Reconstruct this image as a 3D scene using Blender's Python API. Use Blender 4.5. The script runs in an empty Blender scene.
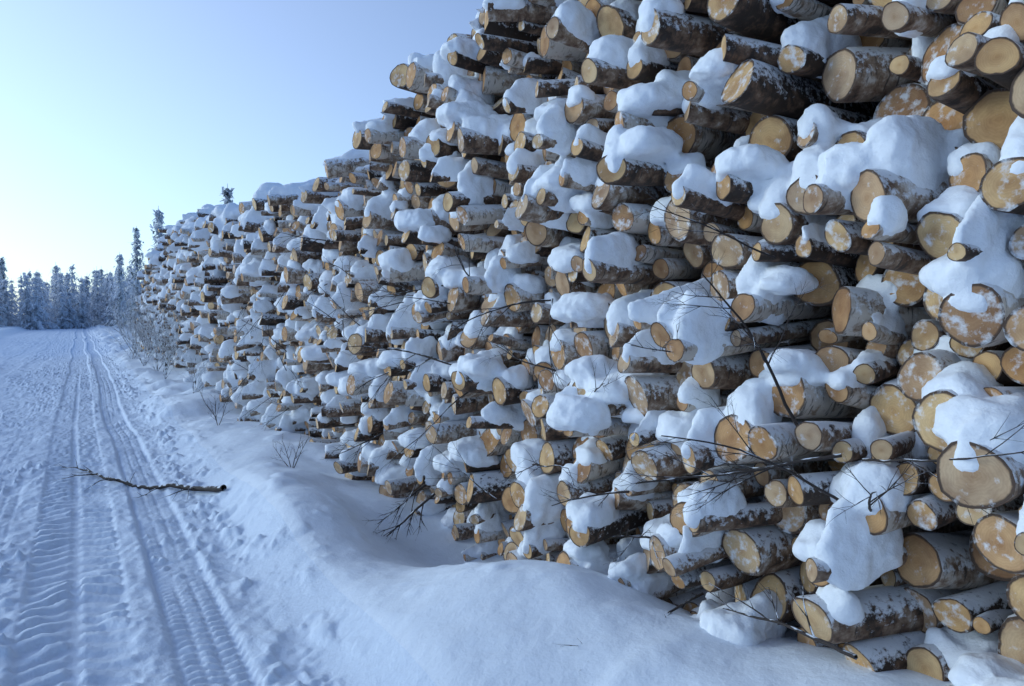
import bpy, math, random
import numpy as np
from mathutils import Vector, Matrix
rng=np.random.default_rng(7); random.seed(7)
scene=bpy.context.scene
scene.view_settings.view_transform='Standard'
scene.view_settings.look='None'
scene.view_settings.exposure=0

# ---------------- noise ----------------
def _h(ix,iy,s):
    n=(ix.astype(np.int64)*374761393+iy.astype(np.int64)*668265263+s*144665)&0x7fffffff
    n=((n^(n>>13))*1274126177)&0x7fffffff
    n=(n^(n>>16))&0x7fffffff
    return n/0x7fffffff
def vn(x,y,s=0):
    x=np.asarray(x,float);y=np.asarray(y,float)
    ix=np.floor(x);iy=np.floor(y);fx=x-ix;fy=y-iy
    fx=fx*fx*fx*(fx*(fx*6-15)+10);fy=fy*fy*fy*(fy*(fy*6-15)+10)
    a=_h(ix,iy,s);b=_h(ix+1,iy,s);c=_h(ix,iy+1,s);d=_h(ix+1,iy+1,s)
    return (a*(1-fx)+b*fx)*(1-fy)+(c*(1-fx)+d*fx)*fy
def fbm(x,y,o=4,s=0,g=.5):
    t=0;a=1;n=0
    for k in range(o):
        t=t+a*(vn(x*2**k+k*17.3,y*2**k-k*9.1,s+k)*2-1);n+=a;a*=g
    return t/n
def ss(a,b,x):
    t=np.clip((x-a)/(b-a),0,1);return t*t*(3-2*t)
def gau(x,c,w): return np.exp(-((x-c)/w)**2)

# ---------------- terrain ----------------
def tread_mask(x,c,hw): return ss(hw,hw*.82,np.abs(x-c))
def ground(X,Y):
    X=np.asarray(X,float);Y=np.asarray(Y,float)
    wob=.08*fbm(Y*.15,Y*0+3,2,5)*ss(3,10,Y)
    x=X+wob
    z=.016*fbm(X*1.2,Y*1.2,3,1)
    road=ss(1.0,.8,x)*ss(-4.6,-4.2,x)
    bank=ss(.8,1.25,x)
    zb=.09+.06*fbm(X*.9,Y*.6,3,11)+.02*fbm(X*3,Y*3,3,12)
    zb=zb+.34*gau(X,1.85,.62)*gau(Y,2.75,1.0)+.42*ss(2.7,.9,Y)*ss(1.1,2.2,X)
    zb=zb+.20*gau(X,1.35,.42)*gau(Y,5.6,1.3)
    zb=zb-.27*gau(X,2.2,.6)*gau(Y,4.5,.75)
    zb=zb+.16*gau(X,1.7,.6)*gau(Y,8.5,2.0)+.15*ss(8,20,Y)*ss(1.3,2.4,X)
    zb=zb+.28*np.maximum(0,fbm(X*1.3+4,Y*.8,2,21))*ss(5,9,Y)
    z=z+bank*zb
    edge=gau(x,.87,.10)+.6*gau(x,1.02,.1)
    z=z+edge*(.01+.09*np.maximum(0,fbm(X*9,Y*6,3,31)))*(.3+1.1*vn(X*0,Y*1.3,33))
    er=.35+.65*ss(-.45,.1,fbm(X*2.2,Y*1.6,3,41))
    calm=np.zeros_like(z+X*0)
    for k,(c,hw,dep,kind,st) in enumerate([(-.05,.27,.035,'c',1),(.50,.17,.045,'f',1),(-.62,.15,.02,'f',.35),(-1.25,.24,.03,'c',.45),(-1.95,.26,.025,'c',.5),(-2.7,.2,.02,'f',.35),(-3.4,.25,.03,'c',.4)]):
        xw=x+(.05 if k<2 else .18)*fbm(Y*.22+k*9,Y*0,2,44+k)*ss(4,12,Y)
        fade=(.55+.45*ss(-.4,.1,fbm(Y*.5+k*5,X*2,3,47))) if k<2 else ss(-.4,.3,fbm(Y*.4+k*5,X*2,3,47))
        m=tread_mask(xw,c,hw)*fade; d=xw-c
        rim=gau(np.abs(d),hw*1.1,.05)*.012*vn(X*14,Y*10,3)*(.1+vn(X*2,Y*1.5,4))
        if kind=='c':
            side=np.where(d>0,.5,0.)
            ph=(Y+.55*np.abs(d)+.03*fbm(X*9,Y*9,2,48))/.155+side
            t=np.abs((ph%1)-.5)*2
            lug=ss(.30,.62,t)*ss(.01,.045,np.abs(d))*ss(hw,hw*.85,np.abs(d))*.044
        else:
            ph=(Y+.02*np.sin(d*20)+.012*fbm(X*9,Y*9,2,49))/.072
            t=np.abs((ph%1)-.5)*2
            gr=np.abs(((d/.085)%1)-.5)*2
            lug=ss(.3,.7,t)*.028*ss(.1,.4,gr)
        fine=ss(30,16,Y)
        if k<2: calm=np.maximum(calm,m)
        z=z-m*dep*st+m*lug*er*fine*min(1,st+.1)+rim*st
    q=1-.6*calm
    cr=np.maximum(0,fbm(X*16,Y*14,2,51)-.22)
    z=z+cr*.10*q*(road*.75*ss(-.35,.3,fbm(X*1.5,Y*.7,2,52))+.35*bank*ss(1.8,1.0,x)*ss(-.1,.5,fbm(X*2,Y*2,2,53)))
    z=z+road*.012*q*fbm(X*18,Y*12,3,61)+road*.018*fbm(X*5,Y*3,2,62)*q
    lump=np.maximum(0,fbm(X*5,Y*4,2,55)-.35)
    z=z+lump*.12*bank*ss(2.6,1.3,x)*.5
    lv=ss(-4.4,-5.6,X); rv=ss(5,7,X)
    z=z+lv*(.35+.25*fbm(X*.35,Y*.35,3,71))+rv*(.3+.3*fbm(X*.3,Y*.3,3,72))
    far=ss(60,160,np.hypot(X,Y)); z=z+far*1.2*fbm(X*.01,Y*.01,2,81)
    return z

def axis(parts):
    out=[]
    for a,b,s0,s1 in parts:
        p=a
        while p<b-1e-6:
            out.append(p); t=(p-a)/(b-a); p+=s0+(s1-s0)*t
    out.append(parts[-1][1]); return np.array(out)
def geo(a,b,s0):
    o=[a];s=s0
    while o[-1]<b: o.append(o[-1]+s); s*=1.25
    return np.array(o)
xs=axis([(-4.6,-1.2,.06,.02),(-1.2,1.3,.012,.012),(1.3,3.0,.02,.03),(3.0,8,.08,.4)])
xl=-(geo(4.6,900,.12)[1:])[::-1]; xr=geo(8,900,.5)[1:]
xs=np.concatenate([xl,xs,xr])
ysl=[-2.5]
while ysl[-1]<1.2: ysl.append(ysl[-1]+.06)
while ysl[-1]<60: ysl.append(ysl[-1]+max(.012,.0028*ysl[-1]**1.25 if ysl[-1]>2.2 else .03))
ys=np.concatenate([-(geo(2.5,900,.2)[1:])[::-1],np.array(ysl),geo(ysl[-1],900,1.)[1:]])

def mesh_np(name,V,F,mat=None,smooth=True):
    me=bpy.data.meshes.new(name)
    V=np.asarray(V,np.float32); 
    if isinstance(F,np.ndarray): F=[F]
    loops=np.concatenate([f.ravel() for f in F]).astype(np.int32)
    tot=np.concatenate([np.full(len(f),f.shape[1]) for f in F]).astype(np.int32)
    st=np.concatenate([[0],np.cumsum(tot)[:-1]]).astype(np.int32)
    me.vertices.add(len(V));me.vertices.foreach_set('co',V.ravel())
    me.loops.add(len(loops));me.loops.foreach_set('vertex_index',loops)
    me.polygons.add(len(tot));me.polygons.foreach_set('loop_start',st);me.polygons.foreach_set('loop_total',tot)
    me.update(calc_edges=True)
    me.polygons.foreach_set('use_smooth',np.full(len(tot),smooth))
    ob=bpy.data.objects.new(name,me);scene.collection.objects.link(ob)
    if mat: me.materials.append(mat)
    return ob
def grid(name,xs,ys,mat):
    XX,YY=np.meshgrid(xs,ys,indexing='ij')
    Z=ground(XX,YY)
    V=np.stack([XX,YY,Z],-1).reshape(-1,3)
    nx,ny=len(xs),len(ys)
    i=np.arange(nx-1)[:,None]*ny+np.arange(ny-1)[None,:]
    F=np.stack([i,i+ny,i+ny+1,i+1],-1).reshape(-1,4)
    return mesh_np(name,V,F,mat)

# ---------------- materials ----------------
def newmat(n):
    m=bpy.data.materials.new(n);m.use_nodes=True
    nt=m.node_tree;b=nt.nodes['Principled BSDF'];return m,nt,b
def N(nt,t,**k):
    n=nt.nodes.new(t)
    for a,v in k.items():
        if a in n.inputs.keys(): n.inputs[a].default_value=v
        else: setattr(n,a,v)
    return n
def ramp(nt,src,stops):
    r=nt.nodes.new('ShaderNodeValToRGB')
    e=r.color_ramp.elements
    while len(e)<len(stops): e.new(.5)
    for q,(p,c) in zip(e,stops):
        q.position=p;q.color=(c if len(c)==4 else (*c,1))
    nt.links.new(src,r.inputs[0]);return r
def mixc(nt,f,a,b,mode='MIX'):
    m=nt.nodes.new('ShaderNodeMix');m.data_type='RGBA';m.blend_type=mode
    for s,v in ((m.inputs[0],f),(m.inputs[6],a),(m.inputs[7],b)):
        if isinstance(v,(int,float)): s.default_value=v
        elif isinstance(v,tuple): s.default_value=(*v,1) if len(v)==3 else v
        else: nt.links.new(v,s)
    return m.outputs[2]
def math_(nt,op,a,b=None,c=None):
    m=nt.nodes.new('ShaderNodeMath');m.operation=op
    for s,v in zip(m.inputs,(a,b,c)):
        if v is None: continue
        if isinstance(v,(int,float)): s.default_value=v
        else: nt.links.new(v,s)
    return m.outputs[0]
def snow_mat(name,scale=1.,col=(.84,.87,.90)):
    m,nt,b=newmat(name)
    g=N(nt,'ShaderNodeNewGeometry')
    n1=N(nt,'ShaderNodeTexNoise',Scale=16.*scale,Detail=4.,Roughness=.65);nt.links.new(g.outputs['Position'],n1.inputs['Vector'])
    c=ramp(nt,n1.outputs[0],[(.3,tuple(v*.94 for v in col)),(.7,col)])
    nt.links.new(c.outputs[0],b.inputs['Base Color'])
    b.inputs['Roughness'].default_value=.75
    b.inputs['Specular IOR Level'].default_value=.25
    b1=N(nt,'ShaderNodeBump',Strength=.5,Distance=.014);nt.links.new(n1.outputs[0],b1.inputs['Height'])
    nt.links.new(b1.outputs[0],b.inputs['Normal'])
    return m
M_snow=snow_mat('snow_ground',1.,(.81,.86,.92)); M_road=snow_mat('snow_packed',2.,(.75,.82,.91)); M_cap=snow_mat('snow_cap',1.6,(.88,.90,.93))

i0=int(np.argmin(abs(xs+4.6))); i1=int(np.argmin(abs(xs-1.15)))
road=grid('snowy_road',xs[i0:i1+1],ys,M_road)
g=grid('snow_ground',xs[i1:],ys,M_snow)
g2=grid('ground_tmp',xs[:i0+1],ys,M_snow)
for o in bpy.data.objects: o.select_set(False)
g.select_set(True);g2.select_set(True);bpy.context.view_layer.objects.active=g;bpy.ops.object.join()

# ---------------- log pile packing ----------------
Y0,Y1=-1.6,33.
tp=np.array([[-2,3.0],[-1.0,3.9],[1.5,4.1],[3.0,3.95],[3.8,3.68],[4.5,3.52],[5.2,3.24],[5.9,3.02],[6.7,2.84],[7.5,2.72],[8.3,2.66],[9.5,2.80],[11.5,3.10],[15,3.30],[17.8,3.38],[18.4,3.80],[22,3.74],[26,3.3],[29,2.9],[32,1.9],[33,1.2]])
gy=np.arange(Y0,Y1,.02)
def topf(y): return np.interp(y,tp[:,0],tp[:,1])+.13*fbm(np.asarray(y)*1.1,np.asarray(y)*0,3,91)
gtop=topf(gy); gbase=ground(np.full_like(gy,2.45),gy)-.04
h=gbase.copy()
B={}
cy=[];cz=[];cr=[]
def near(y):
    k=int(y/.3);o=[]
    for q in (k-1,k,k+1): o+=B.get(q,[])[-16:]
    return o
it=0
while it<16000:
    it+=1
    hh=np.where(h<gtop,h,99.); k=int(np.argmin(hh))
    if hh[k]>90: break
    y=gy[k]
    r=float(np.clip(rng.lognormal(math.log(.056),.36),.026,.095))
    c=np.clip(y+np.linspace(-.12,.12,25),Y0+.05,Y1-.05)
    z=np.interp(c,gy,gbase)+r
    idx=near(y)
    if idx:
        yi=np.array([cy[j] for j in idx]);zi=np.array([cz[j] for j in idx]);ri=np.array([cr[j] for j in idx])
        R=(ri+r)[None,:]*rng.uniform(1.0,1.15); d=c[:,None]-yi[None,:]
        zz=np.where(np.abs(d)<R,zi[None,:]+np.sqrt(np.maximum(R*R-d*d,0)),-9)
        z=np.maximum(z,zz.max(1))
    m=int(np.argmin(z)); yy=float(c[m]);z0=float(z[m])
    cy.append(yy);cz.append(z0);cr.append(r)
    B.setdefault(int(yy/.3),[]).append(len(cy)-1)
    w=np.abs(gy-yy)<r
    h[w]=np.maximum(h[w],z0+np.sqrt(r*r-(gy[w]-yy)**2))
    h[k]=max(h[k],z0)
cy=np.array(cy);cz=np.array(cz);cr=np.array(cr);n=len(cy)
lf=fbm(cy*1.3,cz*1.7,2,101)
farf=1+.35*ss(7,14,cy)
xt=2.40-.10*np.sin(np.clip(cz/3.6,0,1)*math.pi)+.22*lf*farf+rng.normal(0,.09,n)*farf
pro=rng.random(n)<.22
xt-=pro*rng.uniform(.08,.34,n)*farf
rec=(rng.random(n)<.17)&~pro
xt+=rec*rng.uniform(.08,.38,n)
xt-=.3*ss(15,22,cy)*fbm(cy*.5,cz*.5,2,131)
xt=np.maximum(xt,1.95+.14*rng.random(n)-.2*ss(7,14,cy))
yaw=rng.normal(0,.14,n);pit=rng.normal(0,.08,n)
rg=rng.random(n)<.07; yaw[rg]*=2.
topmost=cz>topf(cy)-.25
yaw[topmost]+=rng.normal(0,.12,topmost.sum())
ax=np.stack([np.cos(yaw)*np.cos(pit),np.sin(yaw)*np.cos(pit),np.sin(pit)],-1)
ln=rng.uniform(2.7,3.2,n)
tip=np.stack([xt,cy,cz],-1)
vside=np.cross(np.array([0,0,1.]),ax);vside/=np.linalg.norm(vside,axis=1)[:,None]
vup=np.cross(ax,vside)

def build_logs(sel,S):
    m=len(sel); th=np.arange(S)/S*2*math.pi
    T=tip[sel];A=ax[sel];U=vside[sel];W=vup[sel];R=cr[sel];L=ln[sel]
    p1=rng.uniform(0,6.28,(m,1));p2=rng.uniform(0,6.28,(m,1))
    outl=1+.06*np.sin(2*th+p1)+.04*np.sin(3*th+p2)+rng.normal(0,.018,(m,S))
    ct=rng.normal(0,.18,(m,1));st=rng.normal(0,.2,(m,1))
    rings=[]; luv=[]
    stations=[0,.012,.12,.3,.6,1.0,3.0]
    bend=rng.normal(0,.015,(m,2))
    ph=rng.uniform(0,6.28,(m,1))
    for k,s in enumerate(stations):
        s_=np.full((m,1),s) if k<len(stations)-1 else L[:,None]
        rr=R[:,None]*outl*(1+.03*np.sin(s*7+ph)+ (rng.normal(0,.025,(m,S)) if k>1 else 0))*(.97 if k==0 else 1)*(1-.04*s)
        off=s_+ (ct*np.cos(th)+st*np.sin(th))*R[:,None]*max(0,1-s*8)
        b=(s*s)*bend
        P=T[:,None,:]+A[:,None,:]*off[...,None]+U[:,None,:]*(np.cos(th)*rr+b[:,:1])[...,None]+W[:,None,:]*(np.sin(th)*rr+b[:,1:])[...,None]
        rings.append(P)
        luv.append(np.stack([np.cos(th)[None]*rr,np.sin(th)[None]*rr,off],-1))
    K=len(rings)
    capo=rings[0]
    cen=capo.mean(1,keepdims=True)
    capi=cen+(capo-cen)*.55
    V=np.stack(rings+[capo,capi],1)
    nv=(K+2)*S+1
    allV=np.concatenate([V.reshape(m,-1,3),cen],1)
    lu=np.stack(luv+[np.zeros((m,S,3)),np.zeros((m,S,3))],1)
    lu[:,K,:,0]=np.cos(th)*np.ones((m,1));lu[:,K,:,1]=np.sin(th)*np.ones((m,1))
    lu[:,K+1]=lu[:,K]*.55
    allU=np.concatenate([lu.reshape(m,-1,3),np.zeros((m,1,3))],1)
    a=np.arange(S);b=(a+1)%S
    q=[]
    for k in range(K-1): q.append(np.stack([k*S+a,k*S+b,(k+1)*S+b,(k+1)*S+a],-1))
    nb=len(q)*S
    q.append(np.stack([K*S+b,K*S+a,(K+1)*S+a,(K+1)*S+b],-1))
    q=np.concatenate(q)
    t=np.stack([(K+1)*S+b,(K+1)*S+a,np.full(S,nv-1)],-1)
    base=(np.arange(m)*nv)[:,None,None]
    Q=(q[None]+base).reshape(-1,4);Tt=(t[None]+base).reshape(-1,3)
    ob=mesh_np('logs',allV.reshape(-1,3),[Q,Tt])
    me=ob.data
    mi=np.concatenate([np.tile(np.concatenate([np.zeros(nb),np.ones(S)]),m),np.ones(len(Tt))]).astype(np.int32)
    me.materials.append(M_bark);me.materials.append(M_end)
    me.polygons.foreach_set('material_index',mi)
    at=me.attributes.new('luv','FLOAT_VECTOR','POINT');at.data.foreach_set('vector',allU.reshape(-1,3).astype(np.float32).ravel())
    rn=np.repeat(rng.random((m,3)),nv,axis=0)
    at=me.attributes.new('rnd','FLOAT_VECTOR','POINT');at.data.foreach_set('vector',rn.astype(np.float32).ravel())
    return ob

# bark
M_bark,nt,b=newmat('birch_bark')
al=N(nt,'ShaderNodeAttribute',attribute_name='luv');ar=N(nt,'ShaderNodeAttribute',attribute_name='rnd')
sx=N(nt,'ShaderNodeSeparateXYZ');nt.links.new(ar.outputs['Vector'],sx.inputs[0])
va=N(nt,'ShaderNodeVectorMath',operation='MULTIPLY_ADD');nt.links.new(ar.outputs['Vector'],va.inputs[0]);va.inputs[1].default_value=(37,51,29);nt.links.new(al.outputs['Vector'],va.inputs[2])
nz=N(nt,'ShaderNodeTexNoise',Scale=14.,Detail=4.,Roughness=.66);nt.links.new(va.outputs[0],nz.inputs['Vector'])
sc=N(nt,'ShaderNodeVectorMath',operation='MULTIPLY');nt.links.new(va.outputs[0],sc.inputs[0]);sc.inputs[1].default_value=(14,14,75)
nl=N(nt,'ShaderNodeTexNoise',Scale=1.,Detail=3.);nt.links.new(sc.outputs[0],nl.inputs['Vector'])
f=math_(nt,'ADD',nz.outputs[0],math_(nt,'MULTIPLY',math_(nt,'SUBTRACT',sx.outputs[0],.54),.45))
base=ramp(nt,f,[(.28,(.035,.02,.012)),(.42,(.14,.078,.045)),(.54,(.27,.185,.125)),(.66,(.54,.47,.40))])
len_=ramp(nt,nl.outputs[0],[(.34,(1,1,1)),(.42,(0,0,0))])
c1=mixc(nt,math_(nt,'MULTIPLY',len_.outputs[0],.75),base.outputs[0],(.04,.03,.024))
ge=N(nt,'ShaderNodeNewGeometry');gx=N(nt,'ShaderNodeSeparateXYZ');nt.links.new(ge.outputs['Normal'],gx.inputs[0])
nf=N(nt,'ShaderNodeTexNoise',Scale=34.,Detail=4.,Roughness=.7);nt.links.new(ge.outputs['Position'],nf.inputs['Vector'])
fr=math_(nt,'ADD',math_(nt,'MULTIPLY',gx.outputs[2],.26),nf.outputs[0])
frr=ramp(nt,fr,[(.53,(0,0,0)),(.66,(1,1,1))])
c2=mixc(nt,math_(nt,'MULTIPLY',frr.outputs[0],.85),c1,(.78,.80,.83))
nt.links.new(c2,b.inputs['Base Color']);b.inputs['Roughness'].default_value=.8
bp=N(nt,'ShaderNodeBump',Strength=.7,Distance=.008);nt.links.new(nz.outputs[0],bp.inputs['Height']);nt.links.new(bp.outputs[0],b.inputs['Normal'])
# ends
M_end,nt,b=newmat('cut_wood_end')
al=N(nt,'ShaderNodeAttribute',attribute_name='luv');ar=N(nt,'ShaderNodeAttribute',attribute_name='rnd')
sx=N(nt,'ShaderNodeSeparateXYZ');nt.links.new(ar.outputs['Vector'],sx.inputs[0])
ge=N(nt,'ShaderNodeNewGeometry')
nz=N(nt,'ShaderNodeTexNoise',Scale=26.,Detail=4.,Roughness=.65);nt.links.new(ge.outputs['Position'],nz.inputs['Vector'])
ds=N(nt,'ShaderNodeVectorMath',operation='LENGTH');
vo=N(nt,'ShaderNodeVectorMath',operation='ADD');nt.links.new(al.outputs['Vector'],vo.inputs[0])
no=N(nt,'ShaderNodeVectorMath',operation='MULTIPLY_ADD');nt.links.new(nz.outputs['Color'],no.inputs[0]);no.inputs[1].default_value=(.45,.45,0);no.inputs[2].default_value=(-.22,-.22,0)
nt.links.new(no.outputs[0],vo.inputs[1]);nt.links.new(vo.outputs[0],ds.inputs[0])
R_=ds.outputs['Value']
ln0=N(nt,'ShaderNodeVectorMath',operation='LENGTH');nt.links.new(al.outputs['Vector'],ln0.inputs[0])
ring=math_(nt,'SINE',math_(nt,'MULTIPLY',R_,60.))
wc=ramp(nt,sx.outputs[0],[(0,(.64,.38,.16)),(.3,(.70,.48,.24)),(.55,(.54,.38,.24)),(.8,(.62,.34,.13)),(1,(.42,.24,.12))])
cor=ramp(nt,R_,[(0.,(.80,.70,.6)),(.25,(.96,.92,.88)),(.6,(1,1,1)),(.9,(.93,.9,.88)),(1.05,(.7,.6,.52))])
c1=mixc(nt,1.,wc.outputs[0],cor.outputs[0],'MULTIPLY')
rr=ramp(nt,math_(nt,'ADD',math_(nt,'MULTIPLY',ring,.5),.5),[(0,(.86,.83,.80)),(1,(1,1,1))])
c2=mixc(nt,.6,c1,rr.outputs[0],'MULTIPLY')
nb_=N(nt,'ShaderNodeTexNoise',Scale=11.,Detail=3.);nt.links.new(ge.outputs['Position'],nb_.inputs['Vector'])
bl=ramp(nt,nb_.outputs[0],[(.35,(.56,.48,.44)),(.6,(1,1,1))])
c3=mixc(nt,.85,c2,bl.outputs[0],'MULTIPLY')
edge=ramp(nt,math_(nt,'ADD',ln0.outputs['Value'],math_(nt,'MULTIPLY',math_(nt,'SUBTRACT',nz.outputs[0],.5),.14)),[(.87,(0,0,0)),(.92,(1,1,1))])
c4=mixc(nt,edge.outputs[0],c3,(.07,.04,.025))
fr=ramp(nt,math_(nt,'ADD',nz.outputs[0],math_(nt,'MULTIPLY',sx.outputs[1],.13)),[(.62,(0,0,0)),(.78,(1,1,1))])
c5=mixc(nt,math_(nt,'MULTIPLY',fr.outputs[0],.75),c4,(.78,.80,.83))
nt.links.new(c5,b.inputs['Base Color']);b.inputs['Roughness'].default_value=.75
bp=N(nt,'ShaderNodeBump',Strength=.4,Distance=.006);nt.links.new(nz.outputs[0],bp.inputs['Height']);nt.links.new(bp.outputs[0],b.inputs['Normal'])

pile=bpy.data.objects.new('log_pile',None);scene.collection.objects.link(pile)
nearI=np.where(cy<6.5)[0];farI=np.where(cy>=6.5)[0]
for sel,S in ((nearI,20),(farI,10)):
    o=build_logs(sel,S);o.parent=pile

# ---------------- snow caps ----------------
def sphere(nu,nv):
    V=[];F=[]
    for j in range(nv+1):
        p=-math.pi/2+math.pi*j/nv
        for i in range(nu):
            t=2*math.pi*i/nu
            V.append((math.cos(p)*math.cos(t),math.cos(p)*math.sin(t),math.sin(p)))
    for j in range(nv):
        for i in range(nu):
            F.append((j*nu+i,j*nu+(i+1)%nu,(j+1)*nu+(i+1)%nu,(j+1)*nu+i))
    return np.array(V),np.array(F)
SV,SF=sphere(16,10)
SB=np.sign(SV)*np.abs(SV)**np.array([.75,.85,.85])
caps=[]
for i in range(n):
    dy=np.abs(cy-cy[i]);dz=cz-cz[i]
    msk=(dy<.72*(cr[i]+cr))&(dz>.35*cr[i])&(dz<cr[i]+cr+.05)
    Lx=(xt[msk].min() if msk.any() else xt[i]+1.6)-xt[i]
    ms2=(dy<.6*(cr[i]+cr))&(dz>cr[i]+.1)&(dz<.6)
    sh=max(0,xt[i]+.0-(xt[ms2].min() if ms2.any() else 9))
    if Lx<.035 : continue
    if rng.random()<.09: continue
    L=min(Lx,1.5)
    t=min(.04+.42*L,.15)*rng.uniform(.5,1.3)
    if cy[i]>9: t*=1.35
    t*=max(.35,1-1.1*sh)
    if topmost[i] and Lx>1: t=rng.uniform(.09,.18)
    ov=rng.uniform(-.02,.03)
    if rng.random()<.15: ov-=rng.uniform(.04,.12)
    hx=(L+.08+ov)/2
    if hx<.03: continue
    c=tip[i]+ax[i]*(-ov+hx)+np.array([0,0,1])*(cr[i]*.55)
    c[1]+=rng.normal(0,.012)
    caps.append((c,i,hx,cr[i]*rng.uniform(.85,1.18)+.01,cr[i]*.42+t,t))
    if L>.11 and rng.random()<.44:
        s=rng.uniform(.07,.16)*(1.15 if cy[i]>9 else 1)
        cc=tip[i]+ax[i]*(min(L*.5,.25))+np.array([0,rng.normal(0,.06),cr[i]+t*.1])
        caps.append((cc,i,min(s*1.3,L*.6+.06),s,s*.75,t))
def cap_mesh(sub,name,vox,disp):
    C=np.array([c[0] for c in sub]);I=np.array([c[1] for c in sub]);H=np.array([c[2:5] for c in sub])
    m=len(sub)
    ph=rng.uniform(0,6.28,(m,1,3))
    P=np.repeat(SB[None],m,0)
    wob=1+.08*np.sin(SV[None,:,0:1]*3.1+ph[...,0:1])*np.sin(SV[None,:,1:2]*2.7+ph[...,1:2])+.07*np.sin(SV[None,:,0:1]*5+SV[None,:,2:3]*4+ph[...,2:3])
    P=P*wob
    P[...,2]=np.where(P[...,2]<0,P[...,2]*.5,P[...,2])
    W=C[:,None,:]+ax[I][:,None,:]*(P[...,0]*H[:,0:1])[...,None]+vside[I][:,None,:]*(P[...,1]*H[:,1:2])[...,None]+vup[I][:,None,:]*(P[...,2]*H[:,2:3])[...,None]
    F=(SF[None]+(np.arange(m)*len(SV))[:,None,None]).reshape(-1,4)
    ob=mesh_np(name,W.reshape(-1,3),F,M_cap)
    r=ob.modifiers.new('r','REMESH');r.mode='VOXEL';r.voxel_size=vox;r.use_smooth_shade=True
    s=ob.modifiers.new('s','SMOOTH');s.iterations=5;s.factor=.5
    for sz,st in ((.14,disp),(.04,disp*.35)):
        tx=bpy.data.textures.new('c','CLOUDS');tx.noise_scale=sz;tx.noise_depth=2
        d=ob.modifiers.new('d','DISPLACE');d.texture=tx;d.strength=st;d.mid_level=.5;d.texture_coords='GLOBAL'
    ob.parent=pile
    return ob
cyy=np.array([c[0][1] for c in caps])
for a,bb,v,dp in ((-9,5.2,.012,.045),(5.2,11,.019,.05),(11,99,.034,.05)):
    sub=[c for c,q in zip(caps,cyy) if a<=q<bb]
    cap_mesh(sub,'snow_cover',v,dp)

# ---------------- branches ----------------
def tubes(name,lines,mat,S=5):
    V=[];F=[]
    for P,R in lines:
        P=np.array(P);k=len(P);b0=len(V)
        d=np.gradient(P,axis=0);d/=np.linalg.norm(d,axis=1)[:,None]+1e-9
        ref=np.array([.31,.2,.93]);u=np.cross(d,ref);u/=np.linalg.norm(u,axis=1)[:,None]+1e-9;w=np.cross(d,u)
        for j in range(k):
            for s in range(S):
                t=2*math.pi*s/S;V.append(P[j]+(u[j]*math.cos(t)+w[j]*math.sin(t))*R[j])
        for j in range(k-1):
            for s in range(S):
                F.append((b0+j*S+s,b0+j*S+(s+1)%S,b0+(j+1)*S+(s+1)%S,b0+(j+1)*S+s))
    return mesh_np(name,np.array(V),np.array(F),mat)
def grow(p,d,L,r,depth,out,wig=.12,droop=-.02,nb=5,spread=.7):
    p=np.array(p,float);d=np.array(d,float);d/=np.linalg.norm(d)
    k=max(4,int(L/.05) if L<.8 else 14);P=[p.copy()];st=L/k
    pts=[]
    for j in range(k):
        d=d+rng.normal(0,wig,3)*.5+np.array([0,0,droop]);d/=np.linalg.norm(d)
        p=p+d*st;P.append(p.copy());pts.append((p.copy(),d.copy(),j/k))
    R=np.linspace(r,r*.35,k+1);out.append((P,R))
    if depth>0:
        for q in range(nb):
            pp,dd,t=pts[min(k-1,int(k*(.2+.75*(q+rng.random())/nb)))]
            v=rng.normal(0,1,3);v-=v.dot(dd)*dd;v/=np.linalg.norm(v)
            grow(pp,dd+v*spread,L*(1-t*.55)*rng.uniform(.35,.6),r*(1-.6*t)*.55,depth-1,out,wig,droop,nb,spread)
def twig_mat(name,lo,hi):
    m,nt,b=newmat(name)
    ge=N(nt,'ShaderNodeNewGeometry');gx=N(nt,'ShaderNodeSeparateXYZ');nt.links.new(ge.outputs['Normal'],gx.inputs[0])
    nf=N(nt,'ShaderNodeTexNoise',Scale=18.,Detail=2.);nt.links.new(ge.outputs['Position'],nf.inputs['Vector'])
    fr=ramp(nt,math_(nt,'ADD',math_(nt,'MULTIPLY',gx.outputs[2],.3),nf.outputs[0]),[(lo,(0,0,0)),(hi,(1,1,1))])
    nt.links.new(mixc(nt,fr.outputs[0],(.03,.02,.016),(.75,.78,.82)),b.inputs['Base Color']);b.inputs['Roughness'].default_value=.8
    return m
M_twig=twig_mat('dark_twig_bark',.74,.82);M_ftwig=twig_mat('frosted_twig_bark',.38,.5)
def gxy(x,y): return float(ground(np.array([x]),np.array([y]))[0])
def branch(name,p,d,L,r,depth,nb,**k):
    out=[];grow(p,d,L,r,depth,out,nb=nb,**k);return tubes(name,out,M_twig)
branch('birch_branch',(2.15,1.7,1.2),(-.4,.15,.7),.7,.007,3,6)
branch('birch_branch',(2.1,1.5,1.15),(-.3,.5,-.1),.7,.007,3,5)
branch('birch_branch',(2.15,1.45,.95),(-.3,.5,.45),.7,.006,3,5)
branch('birch_branch',(2.2,4.4,1.25),(-.6,.75,.25),.9,.009,2,5)
branch('birch_branch',(2.2,3.3,1.3),(-.5,.6,.2),.5,.006,2,5)
branch('birch_branch',(2.2,4.6,.45),(-.6,.3,-.35),.65,.012,2,6)
branch('birch_branch',(2.2,4.9,.4),(-.6,.1,-.25),.5,.009,2,6)
branch('birch_branch',(2.2,5.6,.7),(-.6,.3,-.3),.6,.008,2,6)
branch('birch_branch',(2.15,7.0,2.3),(-.6,.6,.2),.7,.007,2,5)
branch('birch_branch',(2.2,2.2,.45),(-.5,.1,-.1),.6,.006,2,5)
branch('birch_branch',(1.9,1.3,.62),(.1,.5,-.02),.6,.008,2,4)
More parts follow.
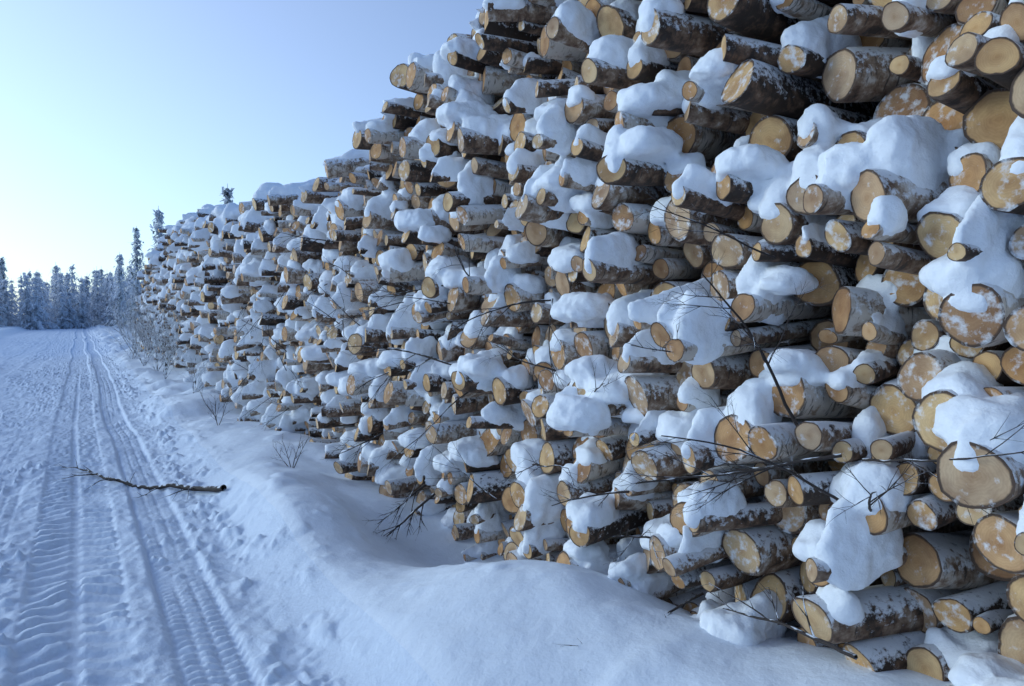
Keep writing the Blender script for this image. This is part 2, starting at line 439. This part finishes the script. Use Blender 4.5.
for k in range(42):
    y=1.4+11*rng.random()**1.2;z=rng.uniform(.45,2.0)
    branch('birch_branch',(2.15,y,z),(-.45,rng.normal(0,.6),rng.normal(-.1,.5)),rng.uniform(.35,.75),rng.uniform(.004,.007),2,5)
for (x,y,hh) in ((1.65,6.8,.4),(1.5,10.,.55),(1.7,14,.9),(1.6,18,1.5),(1.9,21,1.9),(1.6,24,2.0),(1.9,27,2.4),(1.7,30,2.2),(1.6,20,1.6),(1.4,26,1.6)):
    out=[]
    for q in range(4 if y<12 else 8): grow((x,y,gxy(x,y)-.03),(rng.normal(0,.35),rng.normal(0,.35),1),hh*rng.uniform(.7,1.1),.003+.004*hh,2,out,nb=5 if y<12 else 8,droop=0)
    tubes('bare_shrub',out,M_twig if y<12 else M_ftwig)
out=[]
p0=np.array([1.02,6.55]);p1=np.array([-.10,8.9])
P=[]
for t in np.linspace(0,1,22):
    q=p0+(p1-p0)*t+np.array([.05,.03])*math.sin(t*7)
    P.append((q[0],q[1],gxy(*q)+.03+.015*math.sin(t*9)))
out.append((P,np.linspace(.026,.007,22)))
for t in (4,8,11,13,15,17,19):
    grow(P[t],(-.3-.2*rng.random(),.6*rng.choice([-1,1]),.1),.4,.007,1,out,nb=4,droop=-.03)
tubes('fallen_branch',out,M_twig,7)

# ---------------- conifers ----------------
M_fol,nt,b=newmat('frosted_needles')
ar=N(nt,'ShaderNodeAttribute',attribute_name='fr')
c=ramp(nt,ar.outputs['Fac'],[(0,(.07,.09,.08)),(.18,(.2,.24,.23)),(.36,(.68,.71,.75)),(1,(.9,.91,.94))])
nt.links.new(c.outputs[0],b.inputs['Base Color']);b.inputs['Roughness'].default_value=.9
tr=N(nt,'ShaderNodeBsdfTranslucent');nt.links.new(c.outputs[0],tr.inputs[0])
mx=N(nt,'ShaderNodeMixShader');mx.inputs[0].default_value=.5
nt.links.new(b.outputs[0],mx.inputs[1]);nt.links.new(tr.outputs[0],mx.inputs[2])
nt.links.new(mx.outputs[0],nt.nodes['Material Output'].inputs['Surface'])
def conifer_geo(x,y,H,wid,V,F,A,den=1.,frost=.5,ft=.22):
    z0=gxy(x,y)-.1;
    b0=len(V);S=6
    for j,t in enumerate((0,.5,1)):
        for s in range(S):
            a=6.283*s/S;r=.014*H*(1-t)+.01
            V.append((x+math.cos(a)*r,y+math.sin(a)*r,z0+H*t));A.append(.3)
    for j in range(2):
        for s in range(S): F.append((b0+j*S+s,b0+j*S+(s+1)%S,b0+(j+1)*S+(s+1)%S,b0+(j+1)*S+s))
    nw=int(H*3.2*den)
    for w in range(nw):
        t=.04+.94*(w+random.random()*.5)/nw
        rad=wid*(1-t)**.8*random.uniform(.65,1.15)+.05
        nb=6
        a0=random.random()*6.28
        for q in range(nb):
            if random.random()<.1: continue
            a=a0+6.283*q/nb+random.gauss(0,.25);L=rad*random.uniform(.6,1.15)
            dx,dy=math.cos(a),math.sin(a)
            k=max(2,int(L/ft))
            for e in range(k):
                f=(e+.6)/k;zz=z0+H*t+.15*L*f-.42*L*f*f
                cx=x+dx*L*f;cy_=y+dy*L*f
                for m_ in range(3):
                    s=random.uniform(.10,.22)*(1.2-f*.5)*(ft/.22)
                    ox,oy,oz=random.gauss(0,.09),random.gauss(0,.09),random.gauss(0,.05)
                    ang=a+random.gauss(0,.7);ux,uy=math.cos(ang)*s,math.sin(ang)*s
                    vx,vy=-uy*.45,ux*.45;dz=random.gauss(0,.5)*s
                    b1=len(V);fr=min(1,max(0,random.gauss(frost,.28)))
                    dn=random.random()<.4
                    if dn: fr*=.5
                    for (g1,g2) in ((-1,-1),(1,-.5),(1.1,.5),(-1,1)):
                        V.append((cx+ox+ux*g1+vx*g2,cy_+oy+uy*g1+vy*g2,zz+oz+dz*g1-(.5*s*abs(g1+1)*.5 if not dn else s*(g1+1)*.6)));A.append(fr)
                    F.append((b1,b1+1,b1+2,b1+3))
def finish(name,V,F,A):
    ob=mesh_np(name,np.array(V),np.array(F),M_fol,False)
    at=ob.data.attributes.new('fr','FLOAT','POINT');at.data.foreach_set('value',np.array(A,np.float32));return ob
for (x,y,H,w,fz) in ((4.7,55,8.6,1.5,.7),(4.1,67,8.6,1.8,.7),(3.4,80,7.4,1.7,.8),(7.0,42.3,8.2,.75,.45),(-7.6,88,9.4,2.0,.7),(-7.0,95,7.5,1.8,.8),(5.6,61,6.2,1.6,.8)):
    V,F,A=[],[],[];conifer_geo(x,y,H,w,V,F,A,1.2,fz);finish('spruce_tree',V,F,A)
V,F,A=[],[],[]
for k in range(190):
    y=random.uniform(90,125);x=random.uniform(-30,12)
    conifer_geo(x,y,random.uniform(4.0,7.8),random.uniform(1.5,2.8),V,F,A,.6,1.05,.3)
for k in range(50):
    y=random.uniform(90,125);x=random.uniform(12,60) if k%2 else random.uniform(-70,-30)
    conifer_geo(x,y,random.uniform(4.5,8.0),random.uniform(1.2,2.0),V,F,A,.45,.95,.4)
for k in range(40):
    y=random.uniform(-10,90);x=-9-random.random()*25 if k%2 else 12+random.random()*25
    conifer_geo(x,y,random.uniform(4.5,7),random.uniform(1.2,1.8),V,F,A,.45,.9,.4)
finish('distant_forest',V,F,A)

# ---------------- light ----------------
AZ,EL=-50.,16.
a,e=math.radians(AZ),math.radians(EL)
w=bpy.data.worlds.new('World');scene.world=w;w.use_nodes=True;nt=w.node_tree
bg=nt.nodes['Background'];sk=nt.nodes.new('ShaderNodeTexSky');sk.sky_type='NISHITA';sk.sun_disc=False
sk.sun_elevation=e;sk.sun_rotation=a;sk.air_density=1.;sk.dust_density=1.5;sk.ozone_density=4.
# thin ice haze, brightest low in the sky and toward the sun
tc=N(nt,'ShaderNodeTexCoord');sxyz=N(nt,'ShaderNodeSeparateXYZ');nt.links.new(tc.outputs['Generated'],sxyz.inputs[0])
hz=math_(nt,'EXPONENT',math_(nt,'MULTIPLY',math_(nt,'MAXIMUM',sxyz.outputs[2],0.),-1.15))
dt=N(nt,'ShaderNodeVectorMath',operation='DOT_PRODUCT');nt.links.new(tc.outputs['Generated'],dt.inputs[0]);dt.inputs[1].default_value=(math.sin(a),math.cos(a),0)
dd=math_(nt,'POWER',math_(nt,'MULTIPLY_ADD',dt.outputs['Value'],.5,.5),2.2)
hh_=math_(nt,'MULTIPLY',hz,math_(nt,'MULTIPLY_ADD',dd,.92,.06))
hv=N(nt,'ShaderNodeVectorMath',operation='SCALE');hv.inputs[0].default_value=(5.9,5.6,4.6);nt.links.new(hh_,hv.inputs['Scale'])
base_=mixc(nt,1.,sk.outputs[0],(.66,1.03,1.38),'MULTIPLY')
ad=N(nt,'ShaderNodeVectorMath',operation='ADD');nt.links.new(base_,ad.inputs[0]);nt.links.new(hv.outputs[0],ad.inputs[1])
nt.links.new(ad.outputs[0],bg.inputs[0]);bg.inputs[1].default_value=.15
sl=bpy.data.lights.new('sun','SUN');sl.energy=.5;sl.angle=math.radians(25);sl.color=(1,.94,.86)
so=bpy.data.objects.new('sun',sl);scene.collection.objects.link(so)
so.rotation_euler=Vector((math.sin(a)*math.cos(e),math.cos(a)*math.cos(e),math.sin(e))).to_track_quat('Z','Y').to_euler()

# ---------------- camera ----------------
cd=bpy.data.cameras.new('camera');cam=bpy.data.objects.new('camera',cd);scene.collection.objects.link(cam)
cam.location=(0,0,1.6);cd.sensor_width=36;cd.lens=26.0;cd.clip_end=3000;cd.clip_start=.05
cam.rotation_euler=(math.radians(90-2.2),0,math.radians(-30.3))
scene.camera=cam
